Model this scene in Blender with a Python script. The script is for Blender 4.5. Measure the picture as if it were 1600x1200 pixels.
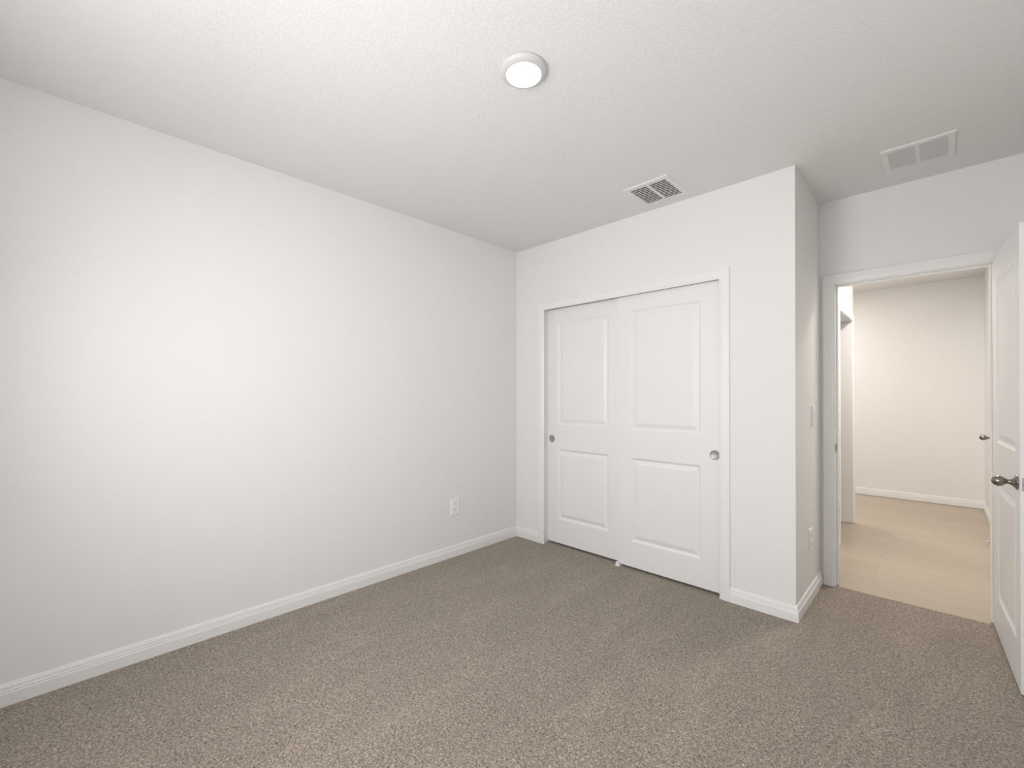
import bpy, bmesh, math
from mathutils import Vector, Matrix

for o in list(bpy.data.objects):
    bpy.data.objects.remove(o, do_unlink=True)
S = bpy.context.scene
COL = S.collection

# ------------------------------------------------------------------ camera
cd = bpy.data.cameras.new('camera')
cam = bpy.data.objects.new('camera', cd); COL.objects.link(cam)
cd.sensor_width = 36; cd.lens = 682.634 / 1600 * 36
cd.shift_y = 14.86 / 1600
cd.clip_start = 0.02
cam.location = (2.7667, -2.8969, 1.2807)
cam.rotation_euler = (math.pi / 2 + 0.00429, 0, 0.77308)
S.camera = cam

# ------------------------------------------------------------------ colour management
S.view_settings.view_transform = 'Standard'
S.view_settings.look = 'None'
S.view_settings.exposure = 0.0
S.view_settings.gamma = 1.0
S.view_settings.use_curve_mapping = False

# ------------------------------------------------------------------ world and daylight
w = bpy.data.worlds.new('sky'); S.world = w; w.use_nodes = True
wn = w.node_tree; wn.nodes.clear()
bg = wn.nodes.new('ShaderNodeBackground'); wo = wn.nodes.new('ShaderNodeOutputWorld')
sky = wn.nodes.new('ShaderNodeTexSky'); sky.sky_type = 'NISHITA'
sky.sun_disc = False; sky.sun_elevation = math.radians(50); sky.sun_rotation = math.radians(200)
wn.links.new(sky.outputs[0], bg.inputs[0]); bg.inputs[1].default_value = 0.02
wn.links.new(bg.outputs[0], wo.inputs[0])


def area(name, loc, rot, sx, sy, e, col, shape='RECTANGLE', spread=math.pi):
    d = bpy.data.lights.new(name, 'AREA'); d.shape = shape; d.size = sx
    if shape != 'DISK': d.size_y = sy
    d.energy = e; d.color = col; d.spread = spread
    o = bpy.data.objects.new(name, d); COL.objects.link(o)
    o.location = loc; o.rotation_euler = rot
    return o


# daylight, plus an added fill, entering through the window in the wall behind the camera
WX0, WX1, WZ0, WZ1 = 1.08, 2.78, 0.75, 2.20
WZC = (WZ0 + WZ1) / 2
WH = WZ1 - WZ0
# sky light coming down through the panes, level daylight, and an added fill tilted up to brighten the ceiling
area('window_sky_light', (1.50, -3.41, WZC), (math.pi / 2 - math.radians(40), 0, 0), .75, WH, 20, (.985, .98, 1.0))
area('window_daylight', (1.70, -3.41, WZC), (math.pi / 2, 0, 0), .75, WH, 17, (1.0, .99, .98))
area('window_up_fill', (1.93, -3.41, WZC), (math.pi / 2 + math.radians(30), 0, 0), 1.6, WH, 28, (.955, .97, 1.0))
# ceiling lamp in the room
area('ceiling_lamp_light', (1.577, -1.611, 2.555), (0, 0, 0), .14, 0, 1.0, (1.0, .95, .90), 'DISK')
# lamps of the hall
HH = 2.632    # hall ceiling height
area('hall_lamp_light', (2.80, 1.75, HH - .035), (0, 0, 0), .30, 0, 26, (1.0, .93, .87), 'DISK')
area('side_hall_lamp_light', (1.30, 3.35, HH - .035), (0, 0, 0), .30, 0, 21, (1.0, .93, .87), 'DISK')

H = 2.59
W = 2.187     # closet wall length
D = 0.717     # room face of the wall with the doorway
D2 = 0.83     # hall face of that wall
RX = 3.14     # right wall
BY = -3.30    # back wall


# ------------------------------------------------------------------ materials
def mat(name, col, rough=.5, metal=0., spec=.5):
    m = bpy.data.materials.new(name); m.use_nodes = True
    b = m.node_tree.nodes['Principled BSDF']
    b.inputs['Base Color'].default_value = (*col, 1)
    b.inputs['Roughness'].default_value = rough
    b.inputs['Metallic'].default_value = metal
    b.inputs['Specular IOR Level'].default_value = spec
    return m, m.node_tree.nodes, m.node_tree.links, b


def texco(n, l, scale=(1, 1, 1), rot=(0, 0, 0)):
    t = n.new('ShaderNodeTexCoord'); mp = n.new('ShaderNodeMapping')
    mp.inputs['Scale'].default_value = scale; mp.inputs['Rotation'].default_value = rot
    l.new(t.outputs['Object'], mp.inputs[0]); return mp.outputs[0]


def noise(n, l, co, sc, det=2, rough=.5, dist=0):
    t = n.new('ShaderNodeTexNoise'); l.new(co, t.inputs['Vector'])
    t.inputs['Scale'].default_value = sc; t.inputs['Detail'].default_value = det
    t.inputs['Roughness'].default_value = rough; t.inputs['Distortion'].default_value = dist
    return t.outputs['Fac']


def ramp(n, l, fac, stops):
    r = n.new('ShaderNodeValToRGB'); e = r.color_ramp.elements
    while len(e) < len(stops): e.new(.5)
    for k, (p, c) in enumerate(stops):
        e[k].position = p; e[k].color = (*c, 1) if len(c) == 3 else c
    l.new(fac, r.inputs[0]); return r.outputs[0]


def bump(n, l, b, h, strength, dist):
    t = n.new('ShaderNodeBump'); t.inputs['Strength'].default_value = strength
    t.inputs['Distance'].default_value = dist
    l.new(h, t.inputs['Height']); l.new(t.outputs[0], b.inputs['Normal'])


def mixc(n, l, a, b_, fac, mode='MIX'):
    m = n.new('ShaderNodeMix'); m.data_type = 'RGBA'; m.blend_type = mode
    if isinstance(fac, (int, float)): m.inputs['Factor'].default_value = fac
    else: l.new(fac, m.inputs['Factor'])
    for k, v in ((6, a), (7, b_)):
        if isinstance(v, tuple): m.inputs[k].default_value = (*v, 1)
        else: l.new(v, m.inputs[k])
    return m.outputs[2]


M = {}
m, n, l, b = mat('wall_paint', (.875, .868, .852), .62, 0, .3)
bump(n, l, b, noise(n, l, texco(n, l), 260, 3), .06, .002); M['wall'] = m

m, n, l, b = mat('ceiling_texture_paint', (.865, .86, .848), .85, 0, .2)
co = texco(n, l)
f1 = noise(n, l, co, 80, 4, .6, .6)
h1 = ramp(n, l, f1, [(.42, (0, 0, 0)), (.56, (1, 1, 1))])
f2 = noise(n, l, co, 150, 2, .5)
h2 = mixc(n, l, h1, f2, .3)
bump(n, l, b, h2, .36, .003); M['ceiling'] = m

m, n, l, b = mat('trim_paint', (.90, .897, .885), .33, 0, .5); M['trim'] = m
bump(n, l, b, noise(n, l, texco(n, l), 90, 2), .03, .002)
m, n, l, b = mat('door_paint', (.89, .887, .875), .38, 0, .5); M['door'] = m
bump(n, l, b, noise(n, l, texco(n, l, (1, 1, .12)), 220, 3), .05, .001)
m, n, l, b = mat('plastic_white', (.93, .925, .91), .35); M['plastic'] = m
bump(n, l, b, noise(n, l, texco(n, l), 40, 2), .01, .001)
m, n, l, b = mat('vent_enamel', (.84, .84, .83), .4); M['vent'] = m
bump(n, l, b, noise(n, l, texco(n, l), 80, 2), .02, .001)
m, n, l, b = mat('duct_dark', (.018, .018, .018), .8); M['dark'] = m
bump(n, l, b, noise(n, l, texco(n, l), 80, 2), .02, .001)
m, n, l, b = mat('satin_nickel', (.30, .27, .24), .3, 1.0)
b.inputs['Base Color'].default_value = (.29, .26, .23, 1)
l.new(ramp(n, l, noise(n, l, texco(n, l, (1, 1, 30)), 60, 2), [(.3, (.24, .24, .24)), (.7, (.36, .36, .36))]), b.inputs['Roughness'])
M['nickel'] = m
m, n, l, b = mat('brushed_steel', (.50, .50, .49), .5, 1.0)
l.new(ramp(n, l, noise(n, l, texco(n, l, (60, 1, 1)), 20, 2), [(.3, (.48, .48, .48)), (.7, (.62, .62, .62))]), b.inputs['Roughness'])
M['steel'] = m
m, n, l, b = mat('rubber_white', (.75, .74, .70), .7); M['rubber'] = m
bump(n, l, b, noise(n, l, texco(n, l), 80, 2), .02, .001)

# carpet: twisted loops, two tones of yarn, soft tracks left by a vacuum cleaner
m, n, l, b = mat('carpet', (.3, .27, .24), .95, 0, .1)
b.inputs['Sheen Weight'].default_value = .25; b.inputs['Sheen Roughness'].default_value = .5
co = texco(n, l)
v = n.new('ShaderNodeTexVoronoi'); v.inputs['Scale'].default_value = 210; l.new(co, v.inputs['Vector'])
fa = noise(n, l, co, 125, 3, .8, .9)
fb = noise(n, l, co, 330, 2, .6)
speck = mixc(n, l, fa, fb, .35)
c1 = ramp(n, l, speck, [(.36, (.045, .034, .023)), (.455, (.215, .175, .135)), (.545, (.42, .355, .285)), (.64, (.80, .71, .59))])
tr = ramp(n, l, noise(n, l, texco(n, l, (1.6, .5, 1), (0, 0, -.6)), 3.2, 3, .65, .3), [(.35, (.95, .95, .95)), (.52, (1.0, 1.0, 1.0)), (.66, (1.09, 1.09, 1.09))])
c2 = mixc(n, l, c1, tr, 1.0, 'MULTIPLY')
l.new(c2, b.inputs['Base Color'])
hh = mixc(n, l, fa, v.outputs['Distance'], .4)
bump(n, l, b, hh, .9, .008); M['carpet'] = m

# pale oak planks in the hall
m, n, l, b = mat('pale_plank', (.6, .52, .43), .38, 0, .4)
co = texco(n, l)
br = n.new('ShaderNodeTexBrick'); l.new(co, br.inputs['Vector'])
br.offset = .37; br.offset_frequency = 2
for k, vv in (('Scale', 1.), ('Mortar Size', .0022), ('Mortar Smooth', .1), ('Bias', 0.), ('Brick Width', 1.22), ('Row Height', .178)):
    br.inputs[k].default_value = vv
br.inputs['Color1'].default_value = (.50, .425, .335, 1); br.inputs['Color2'].default_value = (.45, .38, .295, 1)
br.inputs['Mortar'].default_value = (.36, .30, .235, 1)
gr = ramp(n, l, noise(n, l, texco(n, l, (1.2, 16, 1)), 5, 5, .6, .8), [(.3, (.92, .91, .90)), (.7, (1.05, 1.05, 1.04))])
l.new(mixc(n, l, br.outputs['Color'], gr, 1.0, 'MULTIPLY'), b.inputs['Base Color']); M['plank'] = m

m, n, l, b = mat('lamp_diffuser', (1, 1, 1), .4)
b.inputs['Emission Color'].default_value = (1, .985, .95, 1); b.inputs['Emission Strength'].default_value = 3
M['lens'] = m
m, n, l, b = mat('lamp_ring_paint', (.66, .65, .64), .45); M['ring'] = m
bump(n, l, b, noise(n, l, texco(n, l), 80, 2), .01, .001)
m = bpy.data.materials.new('window_glass'); m.use_nodes = True
n = m.node_tree.nodes; l = m.node_tree.links; n.clear()
o_ = n.new('ShaderNodeOutputMaterial'); mx = n.new('ShaderNodeMixShader'); tp = n.new('ShaderNodeBsdfTransparent'); gl = n.new('ShaderNodeBsdfGlossy')
gl.inputs['Roughness'].default_value = .02; mx.inputs[0].default_value = .06
l.new(tp.outputs[0], mx.inputs[1]); l.new(gl.outputs[0], mx.inputs[2]); l.new(mx.outputs[0], o_.inputs[0]); M['glass'] = m


# ------------------------------------------------------------------ mesh helpers
def build(name, bm, material, parent=None, smooth=False, bevel=0, loc=None, rotz=None, segs=2):
    bmesh.ops.recalc_face_normals(bm, faces=bm.faces)
    me = bpy.data.meshes.new(name); bm.to_mesh(me); bm.free()
    me.materials.append(M[material])
    if smooth:
        for p in me.polygons: p.use_smooth = True
    o = bpy.data.objects.new(name, me); COL.objects.link(o)
    if parent: o.parent = parent
    if loc: o.location = loc
    if rotz is not None: o.rotation_euler.z = rotz
    if bevel:
        md = o.modifiers.new('edge', 'BEVEL'); md.width = bevel; md.segments = segs; md.limit_method = 'ANGLE'
        md.angle_limit = math.radians(40); md.harden_normals = False
    return o


def tag(o, label=None, cat=None, group=None, kind=None):
    if label: o['label'] = label
    if cat: o['category'] = cat
    if group: o['group'] = group
    if kind: o['kind'] = kind
    return o


def empty(name, loc, rot=(0, 0, 0)):
    o = bpy.data.objects.new(name, None); COL.objects.link(o)
    o.location = loc; o.rotation_euler = rot; o.empty_display_size = .05
    return o


def box(bm, x0, x1, y0, y1, z0, z1):
    vs = [bm.verts.new(p) for p in ((x0, y0, z0), (x1, y0, z0), (x1, y1, z0), (x0, y1, z0), (x0, y0, z1), (x1, y0, z1), (x1, y1, z1), (x0, y1, z1))]
    for f in ((3, 2, 1, 0), (4, 5, 6, 7), (0, 1, 5, 4), (1, 2, 6, 5), (2, 3, 7, 6), (3, 0, 4, 7)):
        bm.faces.new([vs[i] for i in f])


def prism(bm, poly, z0, z1):
    a = [bm.verts.new((x, y, z0)) for x, y in poly]; c = [bm.verts.new((x, y, z1)) for x, y in poly]
    n = len(poly)
    bm.faces.new(list(reversed(a))); bm.faces.new(c)
    for i in range(n): bm.faces.new([a[i], a[(i + 1) % n], c[(i + 1) % n], c[i]])


def lathe(bm, prof, n=40, mtx=None, cap=True):
    rings = []
    for r, z in prof:
        if r < 1e-6: rings.append([bm.verts.new((0, 0, z))])
        else: rings.append([bm.verts.new((r * math.cos(2 * math.pi * k / n), r * math.sin(2 * math.pi * k / n), z)) for k in range(n)])
    for a, c in zip(rings, rings[1:]):
        for k in range(n):
            k2 = (k + 1) % n
            if len(a) == 1 and len(c) == 1: continue
            if len(a) == 1: bm.faces.new([a[0], c[k], c[k2]])
            elif len(c) == 1: bm.faces.new([a[k], a[k2], c[0]])
            else: bm.faces.new([a[k], a[k2], c[k2], c[k]])
    if mtx is not None: bmesh.ops.transform(bm, matrix=mtx, verts=bm.verts)


def boxes(*bs):
    bm = bmesh.new()
    for q in bs: box(bm, *q)
    return bm


def wall_with_hole(a0, a1, t0, t1, h0, h1, holes, axis='x'):
    """wall running along a, thickness t, with rectangular holes (a0,a1,z0,z1)"""
    bm = bmesh.new(); xs = sorted({a0, a1, *[q for h in holes for q in h[:2]]}); zs = sorted({h0, h1, *[q for h in holes for q in h[2:]]})
    xs = [x for x in xs if a0 <= x <= a1]; zs = [z for z in zs if h0 <= z <= h1]

    def solid(i, k):
        if i < 0 or k < 0 or i >= len(xs) - 1 or k >= len(zs) - 1: return False
        x = (xs[i] + xs[i + 1]) / 2; z = (zs[k] + zs[k + 1]) / 2
        return not any(h[0] < x < h[1] and h[2] < z < h[3] for h in holes)
    cache = {}

    def v(a, t, z):
        key = (round(a, 5), round(t, 5), round(z, 5))
        if key not in cache: cache[key] = bm.verts.new((a, t, z) if axis == 'x' else (t, a, z))
        return cache[key]
    for i in range(len(xs) - 1):
        for k in range(len(zs) - 1):
            if not solid(i, k): continue
            A, B, Z0, Z1 = xs[i], xs[i + 1], zs[k], zs[k + 1]
            for t in (t0, t1): bm.faces.new([v(A, t, Z0), v(B, t, Z0), v(B, t, Z1), v(A, t, Z1)])
            if not solid(i - 1, k): bm.faces.new([v(A, t0, Z0), v(A, t1, Z0), v(A, t1, Z1), v(A, t0, Z1)])
            if not solid(i + 1, k): bm.faces.new([v(B, t0, Z0), v(B, t1, Z0), v(B, t1, Z1), v(B, t0, Z1)])
            if not solid(i, k - 1): bm.faces.new([v(A, t0, Z0), v(B, t0, Z0), v(B, t1, Z0), v(A, t1, Z0)])
            if not solid(i, k + 1): bm.faces.new([v(A, t0, Z1), v(B, t0, Z1), v(B, t1, Z1), v(A, t1, Z1)])
    return bm


def sweep(bm, path, prof, closed=False):
    """path: list of 2-D points (plan); prof: (offset to the left of travel, z). Mitred."""
    n = len(path); rows = []
    for i in range(n):
        p = Vector(path[i])
        d0 = (Vector(path[i]) - Vector(path[i - 1])).normalized() if (i > 0 or closed) else None
        d1 = (Vector(path[(i + 1) % n]) - Vector(path[i])).normalized() if (i < n - 1 or closed) else None
        d0 = d0 or d1; d1 = d1 or d0
        n0 = Vector((-d0.y, d0.x)); n1 = Vector((-d1.y, d1.x)); mm = (n0 + n1).normalized(); k = 1 / max(.2, mm.dot(n0))
        rows.append([bm.verts.new((p.x + mm.x * k * o, p.y + mm.y * k * o, z)) for o, z in prof])
    m_ = len(prof)
    for a, c in list(zip(rows, rows[1:])) + ([(rows[-1], rows[0])] if closed else []):
        for j in range(m_ - 1): bm.faces.new([a[j], c[j], c[j + 1], a[j + 1]])
        bm.faces.new([a[m_ - 1], c[m_ - 1], c[0], a[0]])
    if not closed:
        bm.faces.new(rows[0]); bm.faces.new(list(reversed(rows[-1])))


BASE = [(0, 0), (.0148, 0), (.0148, .050), (.0135, .0535), (.0112, .0545), (.0112, .0575), (.0132, .0590), (.0132, .0610), (.0105, .0630), (.0102, .0665), (.0092, .0780), (.0070, .0815), (.0062, .0862), (.0020, .0880), (0, .0880)]


def baseboard(name, path, label):
    bm = bmesh.new(); sweep(bm, path, BASE)
    return tag(build(name, bm, 'trim'), label, 'baseboard', kind='structure')


def struct(name, bm, material, label, cat, **k):
    return tag(build(name, bm, material, **k), label, cat, kind='structure')


# ------------------------------------------------------------------ room shell
T = .115
struct('floor', boxes((-T, RX + T, BY - T, D + .012, -.06, 0)), 'carpet', 'grey-brown cut pile carpet covering the bedroom floor', 'carpet floor')
struct('floor_hall', boxes((-.6, RX + T, D + .012, 4.5, -.06, -.004)), 'plank', 'pale wood plank floor of the hall beyond the doorway', 'hall floor')
V1 = (1.361, 1.594, -.381, -.135)    # duct openings above the two vents
V2 = (2.572, 2.809, .194, .433)
bm = wall_with_hole(-T, RX + T, 0, .02, BY - T, D + .001, [V1, V2])
bmesh.ops.transform(bm, matrix=Matrix(((1, 0, 0, 0), (0, 0, 1, 0), (0, 1, 0, H), (0, 0, 0, 1))), verts=bm.verts)
struct('ceiling', bm, 'ceiling', 'white textured bedroom ceiling', 'ceiling')
struct('ceiling_hall', boxes((-.6, RX + T, D + .05, 4.5, HH, HH + .1)), 'ceiling', 'white hall ceiling seen beyond the doorway head', 'ceiling')
struct('wall_left', boxes((-T, 0, BY - T, D2 + .05, 0, H)), 'wall', 'long bare white wall on the left', 'wall')
OX0, OX1, OZ = .331, 1.776, 2.014        # closet opening (finished)
JT = .018
bm = bmesh.new()
RJ = JT + .015
prism(bm, [(0, 0), (OX0 - RJ, 0), (OX0 - RJ, T), (0, T)], 0, H)
prism(bm, [(OX1 + RJ, 0), (W, 0), (W, D), (W - T, D), (W - T, T), (OX1 + RJ, T)], 0, H)
box(bm, OX0 - RJ, OX1 + RJ, 0, T, OZ + JT + .022, H)
struct('wall_closet', bm, 'wall', 'white wall around the sliding closet doors with its short return', 'wall')
struct('wall_closet_back', boxes((0, W - T, D - .01, D + T, 0, H)), 'wall', 'back wall inside the closet', 'wall')
DX0, DX1, DZ = 2.272, 2.985, 2.024       # bedroom doorway
struct('wall_doorway', wall_with_hole(W - T, RX, D, D2, 0, HH, [(DX0 - JT, DX1 + JT, -1, DZ + JT)]), 'wall',
       'white wall above the open bedroom doorway', 'wall')
struct('wall_right', boxes((RX, RX + T, BY - T, 4.5, 0, HH)), 'wall', 'white wall behind the open bedroom door, running on into the hall', 'wall')
struct('wall_back', wall_with_hole(0, RX, BY - T, BY, 0, H, [(WX0, WX1, WZ0, WZ1)]), 'wall', 'white wall with the window, behind the viewer', 'wall')
# hall walls
HX = 2.150
HY0, HY1 = 1.80, 2.62                    # doorway in the left hall wall
struct('wall_hall_left', wall_with_hole(D2, 2.70, HX - T, HX, 0, HH, [(HY0 - JT, HY1 + JT, -1, DZ + JT)], axis='y'), 'wall',
       'hall wall on the left, just inside the doorway', 'wall')
struct('wall_hall_far', boxes((-.6, RX, 4.345, 4.46, 0, HH)), 'wall', 'cream-lit far wall of the hall', 'wall')
struct('wall_hall_side', boxes((-.6, -.5, D2, 4.345, 0, HH), (-.5, HX - T, 2.70, 2.80, 0, HH)), 'wall', 'side walls of the hall turning left', 'wall')

# baseboards (room on the left of travel)
CW = .062
baseboard('baseboard_left', [(0, BY), (RX, BY), (RX, D)], 'white baseboard of the back and right walls')
baseboard('baseboard_long', [(OX0 - CW, 0), (0, 0), (0, BY)][::1], 'white profiled baseboard along the long left wall')
baseboard('baseboard_closet', [(W, D), (W, 0), (OX1 + CW, 0)], 'short white baseboard wrapping the outside corner beside the closet')
baseboard('baseboard_hall', [(RX, D2), (RX, 4.345), (-.5, 4.345)], 'white baseboard along the far hall wall')
baseboard('baseboard_hall_left', [(HX, HY0 - .065), (HX, D2)], 'short white baseboard of the left hall wall')


# ------------------------------------------------------------------ casings
def casing(name, x0, x1, z1, yface, wdt, t, jamb_depth, label, side=-1, parent=None, left=True, right=True, outer=0):
    """picture-frame casing on plane y=yface, standing out by t toward side (-1 = towards -y)"""
    bm = bmesh.new()
    # mitred profile around the opening: (u = distance from opening edge, d = stand-out)
    prof = [(0, 0), (0, t * .55), (.004, t * .72), (.012, t * .78), (.016, t * .95), (.022, t), (wdt - .006, t), (wdt - .002, t * .92), (wdt, t * .75), (wdt, 0)]
    pts = [(x0, 0, -1, 0), (x0, z1, -1, 1), (x1, z1, 1, 1), (x1, 0, 1, 0)]
    rows = []
    for (px, pz, sx, sz) in pts:
        rows.append([bm.verts.new((px + sx * u, yface + side * d, pz + sz * u)) for u, d in prof])
    for a, c in zip(rows, rows[1:]):
        for j in range(len(prof) - 1): bm.faces.new([a[j], c[j], c[j + 1], a[j + 1]])
        bm.faces.new([a[-1], c[-1], c[0], a[0]])
    bm.faces.new(rows[0]); bm.faces.new(list(reversed(rows[-1])))
    return bm


# closet frame
bm = casing('c', OX0 - .000, OX1 + .000, OZ + .002, 0, CW, .014, 0, '')
trim_closet = struct('trim_1', bm, 'trim', 'white casing framing the sliding closet doors', 'door casing')
jb = build('jamb', boxes((OX0 - .015 - JT, OX0 - .015, .0005, T, 0, OZ + JT + .022), (OX1 + .015, OX1 + .015 + JT, .0005, T, 0, OZ + JT + .022), (OX0 - .015, OX1 + .015, .0005, T, OZ + .022, OZ + JT + .022)), 'trim', trim_closet)
build('head_track', boxes((OX0, OX1, .100, .104, OZ - .025, OZ + .022), (OX0, OX1, .0605, .0620, OZ + .012, OZ + .022)), 'steel', trim_closet)
# bedroom doorway frame
bm = casing('c', DX0 - .005, DX1 + .005, DZ + .004, D, .064, .014, 0, '')
trim_door = struct('trim_2', bm, 'trim', 'white casing around the bedroom doorway opening', 'door casing')
build('jamb', boxes((DX0 - JT, DX0, D - .001, D2 + .001, 0, DZ + JT), (DX1, DX1 + JT, D - .001, D2 + .001, 0, DZ + JT), (DX0, DX1, D - .001, D2 + .001, DZ, DZ + JT)), 'trim', trim_door, bevel=.001)
build('stop_moulding', boxes((DX0, DX0 + .010, D + .040, D + .072, 0, DZ), (DX1 - .010, DX1, D + .040, D + .072, 0, DZ), (DX0 + .010, DX1 - .010, D + .040, D + .072, DZ - .010, DZ)), 'trim', trim_door, bevel=.002)
build('hall_side_casing', casing('c', DX0 - .005, DX1 + .005, DZ + .004, D2, .064, .014, 0, '', side=1), 'trim', trim_door)
sp = build('strike_plate', boxes((DX0 - .0005, DX0 + .0018, D + .002, D + .034, .900, .957)), 'nickel', trim_door, bevel=.001)
sp['label'] = 'small satin nickel strike plate'
build('latch_hole', boxes((DX0 + .0005, DX0 + .0026, D + .010, D + .026, .916, .941)), 'dark', sp)

# casing and jamb of the doorway in the left hall wall
rows_bm = casing('c', HY0 - .005, HY1 + .005, DZ + .004, 0, .060, .014, 0, '')
# turn it from the xz plane to the yz plane, facing +x
bmesh.ops.transform(rows_bm, matrix=Matrix(((0, -1, 0, HX), (1, 0, 0, 0), (0, 0, 1, 0), (0, 0, 0, 1))), verts=rows_bm.verts)
t3 = struct('trim_3', rows_bm, 'trim', 'white casing of the doorway in the left hall wall', 'door casing')
build('jamb', boxes((HX - T, HX + .001, HY0 - JT, HY0, 0, DZ + JT), (HX - T, HX + .001, HY1, HY1 + JT, 0, DZ + JT), (HX - T, HX + .001, HY0, HY1, DZ, DZ + JT)), 'trim', t3)


# ------------------------------------------------------------------ moulded two-panel doors
def panel_door(wd, ht, th, panels):
    """door slab: x 0..wd, y 0 (front) .. th (back), z 0..ht, with moulded panels on both faces"""
    bm = bmesh.new()
    steps = [(0, 0), (.004, .0015), (.016, .0105), (.020, .0112), (.046, .0024), (.050, .0016)]
    for face, sgn, y0 in (('f', 1, 0.), ('b', -1, th)):
        xs = sorted({0, wd, panels[0][0], panels[0][1]}); zs = sorted({0, ht, *[q for p in panels for q in p[2:]]})
        for i in range(len(xs) - 1):
            for k in range(len(zs) - 1):
                xc = (xs[i] + xs[i + 1]) / 2; zc = (zs[k] + zs[k + 1]) / 2
                if any(p[0] < xc < p[1] and p[2] < zc < p[3] for p in panels): continue
                bm.faces.new([bm.verts.new(q) for q in ((xs[i], y0, zs[k]), (xs[i + 1], y0, zs[k]), (xs[i + 1], y0, zs[k + 1]), (xs[i], y0, zs[k + 1]))])
        for (a, b_, c, d) in panels:
            loops = [[bm.verts.new((x, y0 + sgn * dep, z)) for x, z in ((a + s, c + s), (b_ - s, c + s), (b_ - s, d - s), (a + s, d - s))] for s, dep in steps]
            for l0, l1 in zip(loops, loops[1:]):
                for j in range(4): bm.faces.new([l0[j], l0[(j + 1) % 4], l1[(j + 1) % 4], l1[j]])
            bm.faces.new(loops[-1])
    for q in (((0, 0, 0), (0, th, 0), (0, th, ht), (0, 0, ht)), ((wd, 0, 0), (wd, th, 0), (wd, th, ht), (wd, 0, ht)),
              ((0, 0, 0), (wd, 0, 0), (wd, th, 0), (0, th, 0)), ((0, 0, ht), (wd, 0, ht), (wd, th, ht), (0, th, ht))):
        bm.faces.new([bm.verts.new(p) for p in q])
    bmesh.ops.remove_doubles(bm, verts=bm.verts, dist=1e-5)
    return bm


def finger_pull(parent, x, z):
    bm = bmesh.new()
    R = .030
    lathe(bm, [(R - .006, .000), (R, .0006), (R + .0005, -.0012), (R - .0015, -.0024), (R - .004, -.0022), (R - .0055, .0005), (R - .0055, .0008)],
          48, Matrix.Translation((x, 0, z)) @ Matrix.Rotation(-math.pi / 2, 4, 'X'))
    # ring stands out towards -y
    for v_ in bm.verts: pass
    ring = build('finger_pull', bm, 'nickel', parent, smooth=True)
    bm = bmesh.new()
    lathe(bm, [(0, -.0006), (R - .0065, -.0006), (R - .0056, -.0012), (R - .0045, -.0014)], 48,
          Matrix.Translation((x, 0, z)) @ Matrix.Rotation(-math.pi / 2, 4, 'X'))
    build('pull_cup', bm, 'steel', ring, smooth=True)
    ring['label'] = 'round brushed metal finger pull'
    return ring


# front sliding door (right) and rear sliding door (left)
SD_W = .745
ZB = .018
sh = OZ + .005 - ZB
d1 = empty('door_1', (1.032, .026, ZB))
tag(d1, 'right white two-panel sliding closet door, in front of the other', 'sliding door', kind='structure')
px0, px1 = 1.143 - 1.032, 1.650 - 1.032
build('door_slab', panel_door(SD_W + .012, sh, .034, [(px0, px1, .204 - ZB, .822 - ZB), (px0, px1, 1.026 - ZB, 1.910 - ZB)]), 'door', d1)
finger_pull(d1, 1.737 - 1.032, .897 - ZB)
d2 = empty('door_2', (.3175, .063, ZB))
tag(d2, 'left white two-panel sliding closet door, set behind the other', 'sliding door', kind='structure')
px0, px1 = .112, .612
build('door_slab', panel_door(SD_W, sh + .006, .034, [(px0, px1, .222 - ZB, .822 - ZB), (px0, px1, 1.030 - ZB, 1.910 - ZB)]), 'door', d2)
finger_pull(d2, .364 - .3175, .905 - ZB)
g = build('floor_guide', boxes((1.020, 1.056, .004, .112, 0, .006), (1.024, 1.052, .008, .020, .006, .030), (1.024, 1.052, .0606, .0624, .006, .030)), 'plastic', bevel=.002)
tag(g, 'small white plastic floor guide where the sliding closet doors overlap', 'door guide')


# ------------------------------------------------------------------ swinging doors with egg-shaped knobs
def knob(parent, x, y, z, direction, label=True):
    """direction: -1 stands out along -y of the door, +1 along +y"""
    rot = Matrix.Rotation(math.pi / 2 if direction < 0 else -math.pi / 2, 4, 'X')
    bm = bmesh.new()
    lathe(bm, [(0, 0), (.0325, 0), (.0325, .003), (.0305, .0055), (.026, .0065), (.0225, .009), (.018, .014), (.0125, .020), (.0105, .025), (.0105, .030), (0, .030)], 48,
          Matrix.Translation((x, y, z)) @ rot)
    rose = build('door_knob', bm, 'nickel', parent, smooth=True)
    bm = bmesh.new()
    prof = [(0, .024), (.0100, .024), (.0105, .030), (.0125, .034), (.0165, .039), (.0208, .045), (.0230, .052), (.0230, .058), (.0212, .065), (.0170, .071), (.0120, .0755), (.0060, .078), (0, .0788)]
    lathe(bm, prof, 48, Matrix.Translation((x, y, z)) @ rot)
    build('knob_grip', bm, 'nickel', rose, smooth=True)
    if label: rose['label'] = 'satin nickel egg-shaped knob on a round rose'
    return rose


LH = 2.018 - .012
LW = .762
LT = .035
# leaf: local x runs from hinge to free edge, local y 0 is the face seen in the photo
hx, hy, fx, fy = 2.984, .7015, 3.0145, -.048
ang = math.atan2(fy - hy, fx - hx)
d3 = empty('door_3', (hx, hy, .012), (0, 0, ang))
tag(d3, 'white two-panel bedroom door standing open at the right edge', 'door', kind='structure')
pn = [(.130, LW - .110, .205 - .012, .82 - .012), (.130, LW - .110, 1.03 - .012, 1.905 - .012)]
bm = panel_door(LW - .004, LH, LT, pn)
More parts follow.
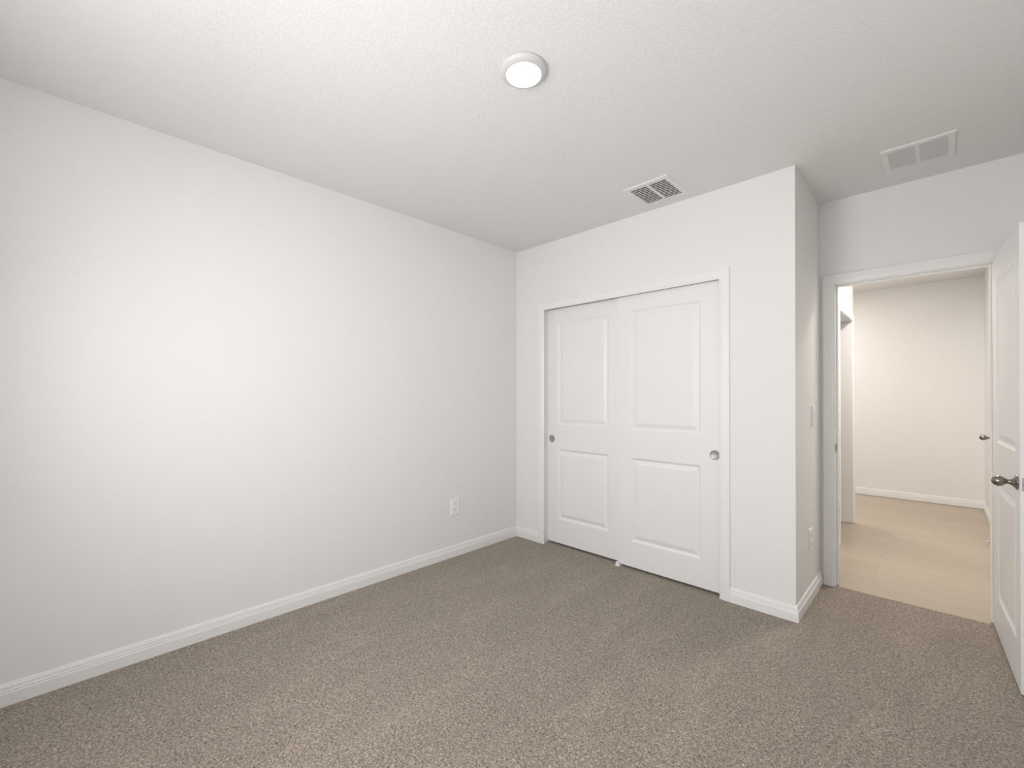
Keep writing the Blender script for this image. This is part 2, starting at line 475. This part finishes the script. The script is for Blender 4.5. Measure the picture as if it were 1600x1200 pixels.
# local +y must point away from the seen face (towards +x of the room)
build('door_slab', bm, 'door', d3, bevel=0)
knob(d3, LW - .064, 0, (.902) - .012, -1)
knob(d3, LW - .064, LT, (.902) - .012, 1, False)
lp = build('latch_plate', boxes((LW - .0045, LW - .0025, .0052, .0298, .8735 - .012, .9305 - .012)), 'steel', d3, bevel=.0008)
lp['label'] = 'brushed metal latch plate on the door edge'
build('latch_bolt', boxes((LW - .003, LW + .006, .011, .024, .892 - .012, .912 - .012)), 'dark', lp, bevel=.002)
for z in (.20, 1.02, 1.80):
    bm = bmesh.new(); lathe(bm, [(0, -.045), (.006, -.045), (.006, .045), (0, .045)], 16, Matrix.Translation((-.004, .040, z)))
    build('hinge', bm, 'nickel', d3, smooth=False)

# hall door, slightly ajar
hx, hy, fx, fy = 3.117, 3.12, 3.086, 2.385
ang = math.atan2(fy - hy, fx - hx)
d4 = empty('door_4', (hx, hy, .012), (0, 0, ang))
tag(d4, 'white hall door seen edge-on past the open bedroom door', 'door', kind='structure')
L4 = math.hypot(fx - hx, fy - hy)
build('door_slab', panel_door(L4, LH, .022, [(.12, L4 - .12, .2, .81), (.12, L4 - .12, 1.02, 1.9)]), 'door', d4)
knob(d4, L4 - .062, 0, .93 - .012, -1)
# short spring stop screwed low on the hall door
bm = bmesh.new()
prof = [(0, 0), (.011, 0), (.011, .003)]
for k in range(6): prof += [(.0062, .004 + k * .0035), (.0074, .0056 + k * .0035)]
prof += [(.006, .026), (0, .026)]
mt = Matrix.Translation((L4 - .085, 0, .050)) @ Matrix.Rotation(math.pi / 2, 4, 'X')
lathe(bm, prof, 16, mt)
ds = build('door_stop', bm, 'nickel', d4, smooth=False)
bm = bmesh.new(); lathe(bm, [(0, .026), (.0080, .026), (.0080, .033), (.006, .035), (0, .035)], 16, mt)
build('rubber_tip', bm, 'rubber', ds)


# ------------------------------------------------------------------ ceiling light
cl = empty('ceiling_light', (1.577, -1.611, H))
tag(cl, 'round white flush-mounted ceiling light with a glowing disc', 'ceiling light')
bm = bmesh.new(); lathe(bm, [(0, 0), (.0945, 0), (.0945, -.006), (.092, -.012), (.086, -.017), (.078, -.0215), (.0725, -.0235), (.0705, -.0225), (.0695, -.018), (0, -.018)], 72)
build('trim_ring', bm, 'ring', cl, smooth=True)
bm = bmesh.new(); lathe(bm, [(.0695, -.019), (.0685, -.0232), (.060, -.0240), (0, -.0245)], 72)
build('diffuser', bm, 'lens', cl, smooth=True)
# same kind of lamp in the hall, out of sight above the doorway head
for nm, x, y, lab in (('hall_ceiling_light', 2.80, 1.75, 'round hall ceiling light hidden above the doorway head'), ('hall_ceiling_light', 1.30, 3.35, 'round ceiling light in the part of the hall turning left')):
    c2 = empty(nm, (x, y, HH)); tag(c2, lab, 'ceiling light')
    bm = bmesh.new(); lathe(bm, [(0, 0), (.165, 0), (.165, -.008), (.155, -.018), (.152, -.018), (0, -.018)], 48); build('trim_ring', bm, 'plastic', c2, smooth=True)
    bm = bmesh.new(); lathe(bm, [(.151, -.019), (.148, -.023), (0, -.026)], 48); build('diffuser', bm, 'lens', c2, smooth=True)


# ------------------------------------------------------------------ vents
def vent(name, x0, x1, y0, y1, fw, nslat, label, pitch, dark, bar=.016, chord=.016, gap_mat='dark'):
    v = empty(name, ((x0 + x1) / 2, (y0 + y1) / 2, H))
    tag(v, label, 'air vent')
    hx_, hy_ = (x1 - x0) / 2, (y1 - y0) / 2; ix, iy = hx_ - fw, hy_ - fw
    bm = bmesh.new()
    outer = [(-hx_, -hy_), (hx_, -hy_), (hx_, hy_), (-hx_, hy_)]
    loops = []
    for s, z in ((0, 0), (0, -.0025), (.005, -.0075), (fw - .004, -.0085), (fw, -.0080)):
        loops.append([bm.verts.new((sx * (hx_ - s), sy * (hy_ - s), z)) for sx, sy in ((-1, -1), (1, -1), (1, 1), (-1, 1))])
    for a, c in zip(loops, loops[1:]):
        for j in range(4): bm.faces.new([a[j], a[(j + 1) % 4], c[(j + 1) % 4], c[j]])
    build('frame', bm, 'vent', v)
    bd = boxes((-ix + .0005, ix - .0005, -iy + .0005, iy - .0005, -.0078, .16))
    bmesh.ops.delete(bd, geom=[f for f in bd.faces if abs(f.calc_center_median().z + .0078) < 1e-5], context='FACES')
    build('duct', bd, gap_mat, v)
    build('centre_bar', boxes((-bar / 2, bar / 2, -iy, iy, -.0085, -.0015)), 'vent', v)
    dy = 2 * iy / nslat
    for s0, s1 in ((-ix, -bar / 2), (bar / 2, ix)):
        bm = bmesh.new()
        for k in range(nslat):
            a = math.radians(pitch); c = chord / 2
            yc = min(-iy + (k + .5) * dy, iy - c * math.cos(a) - .0006)
            dy_, dz_ = c * math.cos(a), c * math.sin(a)
            zc = -.0082 + c * math.sin(a)
            p = [(yc - dy_, zc - dz_), (yc + dy_, zc + dz_)]
            t = .0005
            q = [(p[0][0], p[0][1] - t), (p[1][0], p[1][1] - t), (p[1][0], p[1][1] + t), (p[0][0], p[0][1] + t)]
            a_ = [bm.verts.new((s0, y, z)) for y, z in q]; b_ = [bm.verts.new((s1, y, z)) for y, z in q]
            bm.faces.new(a_); bm.faces.new(list(reversed(b_)))
            for j in range(4): bm.faces.new([a_[j], a_[(j + 1) % 4], b_[(j + 1) % 4], b_[j]])
        build('louvres', bm, 'vent', v)
    return v


vent('air_vent', 1.330, 1.625, -.412, -.104, .032, 11, 'square white ceiling vent with dark gaps, above the closet doors', 12, True, chord=.0170)
vent('air_vent', 2.543, 2.838, .165, .462, .030, 22, 'square white return grille with fine louvres, above the doorway', 4, False, chord=.0078)


# ------------------------------------------------------------------ outlets and switch
def plate(parent, wd, ht, material='plastic', t=.008):
    bm = bmesh.new(); loops = []
    for s, z in ((0, 0), (0, t * .6), (.003, t), (.003, t)):
        loops.append([bm.verts.new((sx * (wd / 2 - s), -z, sz * (ht / 2 - s))) for sx, sz in ((-1, -1), (1, -1), (1, 1), (-1, 1))])
    for a, c in zip(loops[:3], loops[1:3]):
        for j in range(4): bm.faces.new([a[j], a[(j + 1) % 4], c[(j + 1) % 4], c[j]])
    bm.faces.new(loops[2]); bm.faces.new(loops[0])
    bmesh.ops.remove_doubles(bm, verts=bm.verts, dist=1e-6)
    return build('plate', bm, material, parent)


def outlet(loc, rz, label, wd=.085, ht=.130):
    o = empty('wall_outlet', loc, (0, 0, rz)); tag(o, label, 'outlet')
    p = plate(o, wd, ht)
    for zc in (.0265, -.0265):
        bm = bmesh.new()
        # rounded receptacle face
        pts = []
        for k in range(32):
            a = 2 * math.pi * k / 32
            pts.append((max(-.0165, min(.0165, .0195 * math.cos(a))), zc + .0165 * math.sin(a)))
        a_ = [bm.verts.new((x, -.0078, z)) for x, z in pts]; c_ = [bm.verts.new((x, -.0098, z)) for x, z in pts]
        bm.faces.new(c_)
        for j in range(32): bm.faces.new([a_[j], a_[(j + 1) % 32], c_[(j + 1) % 32], c_[j]])
        bmesh.ops.remove_doubles(bm, verts=bm.verts, dist=1e-6)
        sck = build('socket', bm, 'plastic', o)
        build('slots', boxes((-.0078, -.0054, -.0102, -.0090, zc - .002, zc + .007), (.0052, .0074, -.0102, -.0090, zc - .001, zc + .006), (-.0022, .0022, -.0102, -.0090, zc - .0105, zc - .006)), 'dark', sck)
    bm = bmesh.new(); lathe(bm, [(0, .0078), (.003, .0078), (.003, .0088), (0, .0092)], 16, Matrix.Rotation(math.pi / 2, 4, 'X'))
    build('screw', bm, 'plastic', o)
    return o


outlet((0, -.716, .394), math.pi / 2, 'white duplex outlet low on the long left wall')
outlet((W, .372, .380), math.pi / 2, 'white outlet low on the short return wall by the doorway', .080, .130)
sw = empty('light_switch', (W, .470, 1.148), (0, 0, math.pi / 2))
tag(sw, 'white light switch at hand height on the short return wall by the doorway', 'light switch')
plate(sw, .080, .128)
build('rocker', boxes((-.0165, .0165, -.0110, -.007, -.033, .033)), 'plastic', sw, bevel=.001)

# ------------------------------------------------------------------ window behind the viewer
wd = empty('window_1', ((WX0 + WX1) / 2, BY - .06, WZ0))
tag(wd, 'white framed double window in the wall behind the viewer', 'window', kind='structure')
ww, wh = (WX1 - WX0) / 2, WZ1 - WZ0
f = .04
build('window_frame', boxes((-ww, -ww + f, -.03, .03, 0, wh), (ww - f, ww, -.03, .03, 0, wh), (-ww + f, ww - f, -.03, .03, 0, f), (-ww + f, ww - f, -.03, .03, wh - f, wh),
                            (-.03, .03, -.03, .03, f, wh - f), (-ww + f, -.03, -.02, .02, wh / 2 - .02, wh / 2 + .02), (.03, ww - f, -.02, .02, wh / 2 - .02, wh / 2 + .02)), 'plastic', wd)
build('pane', boxes((-ww + f, -.03, -.003, .003, f, wh - f), (.03, ww - f, -.003, .003, f, wh - f)), 'glass', wd)
build('window_sill', boxes((-ww - .03, ww + .03, .061, .10, -.022, .0)), 'trim', wd, bevel=.003)
